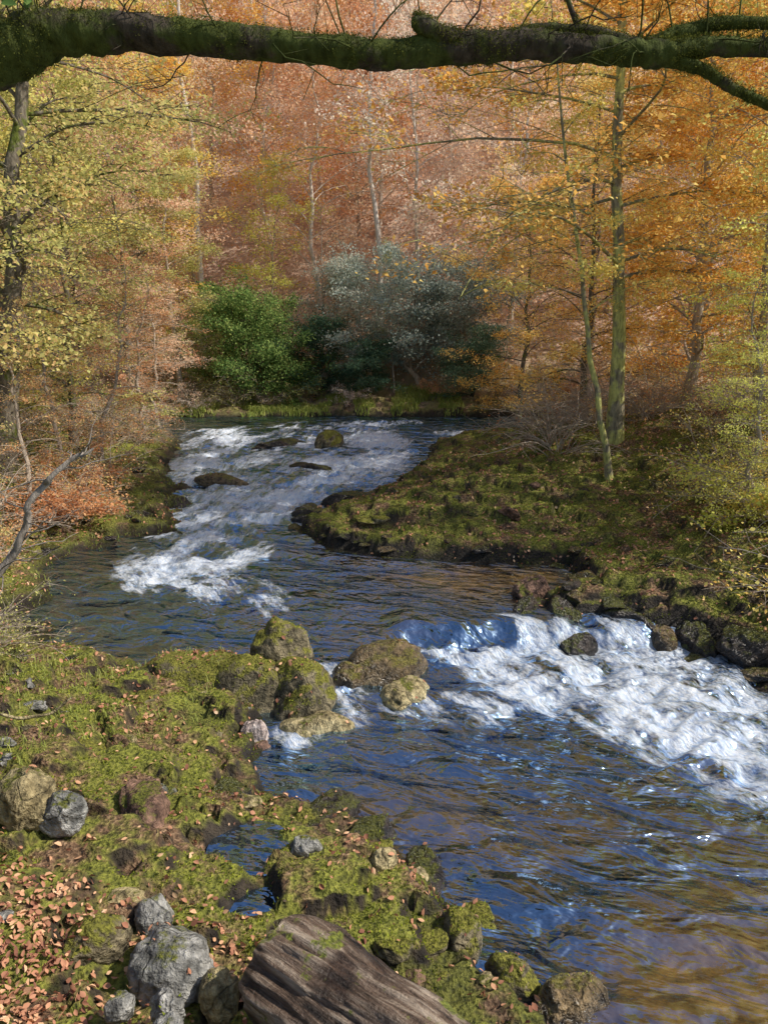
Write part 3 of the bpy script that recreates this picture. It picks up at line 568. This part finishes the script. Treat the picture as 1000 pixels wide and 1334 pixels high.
# ---------------------------------------------------------------- overhanging mossy limb
oak=D.objects.new('overhanging_oak_tree',None);COL.objects.link(oak);gz=H1(-3.25,4.4);oak['label']='old oak with a long mossy limb reaching over the river';oak['category']='tree'
limbs=[]
def sm(P,n):
    P=np.array(P,float);t=np.linspace(0,1,len(P));u=np.linspace(0,1,n);q=np.stack([np.interp(u,t,P[:,i]) for i in range(P.shape[1])],1)
    for _ in range(n//14): q[1:-1]=(q[:-2]+2*q[1:-1]+q[2:])/4
    return q
def limb(P,n,k=20,seed=0,nz=.3):
    q=sm(P,n);q[:,3]*=.74;limbs.append((q,seed,k,nz));return q
L1=limb([(-3.2,4.4,5.15,.30),(-2.5,4.42,5.28,.26),(-2.05,4.44,5.40,.22),(-1.75,4.46,5.5,.16),(-1.45,4.47,5.52,.13),(-1.0,4.46,5.49,.112),(-.4,4.45,5.43,.098),(0,4.44,5.395,.094),(.4,4.46,5.435,.105),(.8,4.46,5.45,.096),(1.2,4.45,5.42,.09),(1.45,4.44,5.395,.09),(1.65,4.44,5.44,.065),(2.1,4.46,5.43,.055),(2.7,4.5,5.45,.04)],190,28,1)
limb([(1.3,4.45,5.40,.06),(1.5,4.48,5.50,.055),(1.75,4.5,5.57,.045),(2.2,4.5,5.56,.035),(2.8,4.5,5.6,.03)],50,14,2)
limb([(1.45,4.43,5.38,.055),(1.65,4.42,5.33,.042),(1.8,4.42,5.24,.036),(2.05,4.42,5.14,.032),(2.4,4.4,5.0,.02)],50,10,3)
limb([(.38,4.45,5.45,.075),(.28,4.42,5.48,.07),(.19,4.4,5.525,.062),(.155,4.4,5.54,.045),(.14,4.4,5.547,.01)],30,16,4)
limb([(1.05,4.46,5.45,.03),(.98,4.48,5.6,.02),(.9,4.5,5.8,.015)],20,8,5)
limb([(.55,4.46,5.48,.03),(.8,4.46,5.53,.035),(1.1,4.47,5.52,.035),(1.3,4.46,5.45,.04)],26,10,6)
mb=MB()
for q,s,k,nz in limbs: mb.tube(q[:,:3],q[:,3],k,nz,s)
limbo=obj('limb',mb.mesh('limb',[BKD]),oak)
mb=MB();q=sm([(-3.35,4.4,gz-.3,.42),(-3.3,4.4,gz+.4,.33),(-3.25,4.4,3,.29),(-3.2,4.4,5.2,.28),(-3.3,4.5,7.5,.22),(-3.2,4.6,10,.12)],60);mb.tube(q[:,:3],q[:,3],24,.15,9)
obj('trunk',mb.mesh('trunk',[BKD]),oak)
Vv=np.array([v.co[:] for v in limbo.data.vertices]);Nn=np.array([v.normal[:] for v in limbo.data.vertices])
idx=rg.integers(0,len(Vv),130000);C=Vv[idx]+rg.normal(size=(130000,3))*.010;NN=unit(Nn[idx])
pm=fbm(C[:,0]*5,C[:,2]*8+C[:,1]*6,4,610)
kk=(pm+.35*NN[:,2]+.15*rg.random(len(NN))>-.02);C=C[kk];NN=NN[kk];n=len(C)
up=unit(NN*.8+rg.normal(size=NN.shape)*.7);s=rg.uniform(.004,.012,n)[:,None];a=unit(np.cross(up,rg.normal(size=(n,3))))
V=np.stack([C-a*s*.3,C+a*s*.3,C+up*s],1).reshape(-1,3)
mm2=leafmat('limb_moss',[(.014,.018,.005),(.036,.046,.010),(.09,.10,.021),(.20,.20,.042)],clump=5,trans=.2)
obj('moss',fmesh('moss',V,np.arange(3*n).reshape(n,3),[mm2],rnd=np.repeat(rg.random(n),3)),oak)
mb=MB();C=[]
for i in range(60):
    p=ip(L1[:,:3],rg.uniform(.12,.98));az=rg.uniform(0,6.28);e=rg.uniform(-.3,1.3);L=rg.uniform(.2,.9);q=[p]
    for k in range(8): q.append(q[-1]+dirv(az,e)*L/8);e+=rg.normal()*.3;az+=rg.normal()*.35
    mb.tube(q,np.linspace(.006,.0015,9),4)
    for j in range(4):
        p2=ip(q,rg.uniform(.3,.95));mb.tube([p2,p2+dirv(az+rg.normal(),e+rg.normal()*.6)*L*.2,p2+dirv(az+rg.normal()*.7,e)*L*.35],[.0025,.002,.001],3)
obj('twigs',mb.mesh('twigs',[BKD]),oak)
for _ in range(110): C.append(np.array([-1.95,4.25,5.7])+rg.normal(size=3)*np.array([.12,.15,.10]))
C=np.array(C);V,Fc,r=leaves6(C,unit(rg.normal(size=C.shape)+np.array([0,-.8,.5])),rg.uniform(.04,.08,len(C)),rg)
obj('leaves',fmesh('leaves',V,Fc,[LM['green']],rnd=r),oak)
dead=barkmat('dead_wood',(.16,.13,.10),(.42,.37,.32),0)
mb=MB();q=sm([(-4.7,7.3,.8,.05),(-4.2,7.6,1.35,.045),(-3.85,7.7,1.75,.038),(-3.6,7.75,2.35,.032),(-3.3,7.8,2.65,.026),(-2.95,7.85,2.85,.012)],40);q[:,:3]+=np.stack([fbm(np.arange(40)*.35,np.zeros(40),2,5)*.12]*3,1);mb.tube(q[:,:3],q[:,3],10,.25,4)
for i in range(16):
    p=q[rg.integers(8,39),:3];az=rg.uniform(0,6.28);e=rg.uniform(-.3,1);w=[p]
    for k in range(6): w.append(w[-1]+dirv(az,e)*.14);az+=rg.normal()*.4;e+=rg.normal()*.3
    mb.tube(w,np.linspace(.010,.002,7),4)
obj('dead_branch',mb.mesh('dead_branch',[dead]),label='leaning grey dead branch beside the water',category='branch')
mb=MB();q=sm([(-3.3,5.6,1.1,.014),(-2.9,5.55,1.0,.013),(-2.65,5.6,1.02,.012),(-2.5,5.65,1.14,.008)],24);mb.tube(q[:,:3],q[:,3],6)
obj('stick',mb.mesh('stick',[ST['tan']]),label='thin curved yellowish stick above the moss',category='stick')
# ---------------------------------------------------------------- light, sky, camera
el=math.radians(45);az=math.radians(98)
S=Vector((math.cos(el)*math.sin(az),math.cos(el)*math.cos(az),math.sin(el)))
sl=D.lights.new('sun','SUN');sl.energy=5;sl.angle=math.radians(.5);sl.color=(1,.94,.84);so=D.objects.new('sun',sl);COL.objects.link(so);so.rotation_euler=S.to_track_quat('Z','Y').to_euler();so.location=(0,0,60)
w=D.worlds.new('World');scn.world=w;w.use_nodes=True;nt=w.node_tree;bg=nt.nodes['Background'];sk=nt.nodes.new('ShaderNodeTexSky');sk.sky_type='NISHITA';sk.sun_disc=False;sk.sun_elevation=el;sk.sun_rotation=az;nt.links.new(sk.outputs[0],bg.inputs[0]);bg.inputs[1].default_value=.15
cam=D.cameras.new('camera');co=D.objects.new('camera',cam);COL.objects.link(co);co.location=(0,0,4);co.rotation_euler=(math.radians(90-13.3),0,0);cam.sensor_fit='VERTICAL';cam.angle=2*math.atan(.667);cam.clip_end=500;cam.clip_start=.05;scn.camera=co
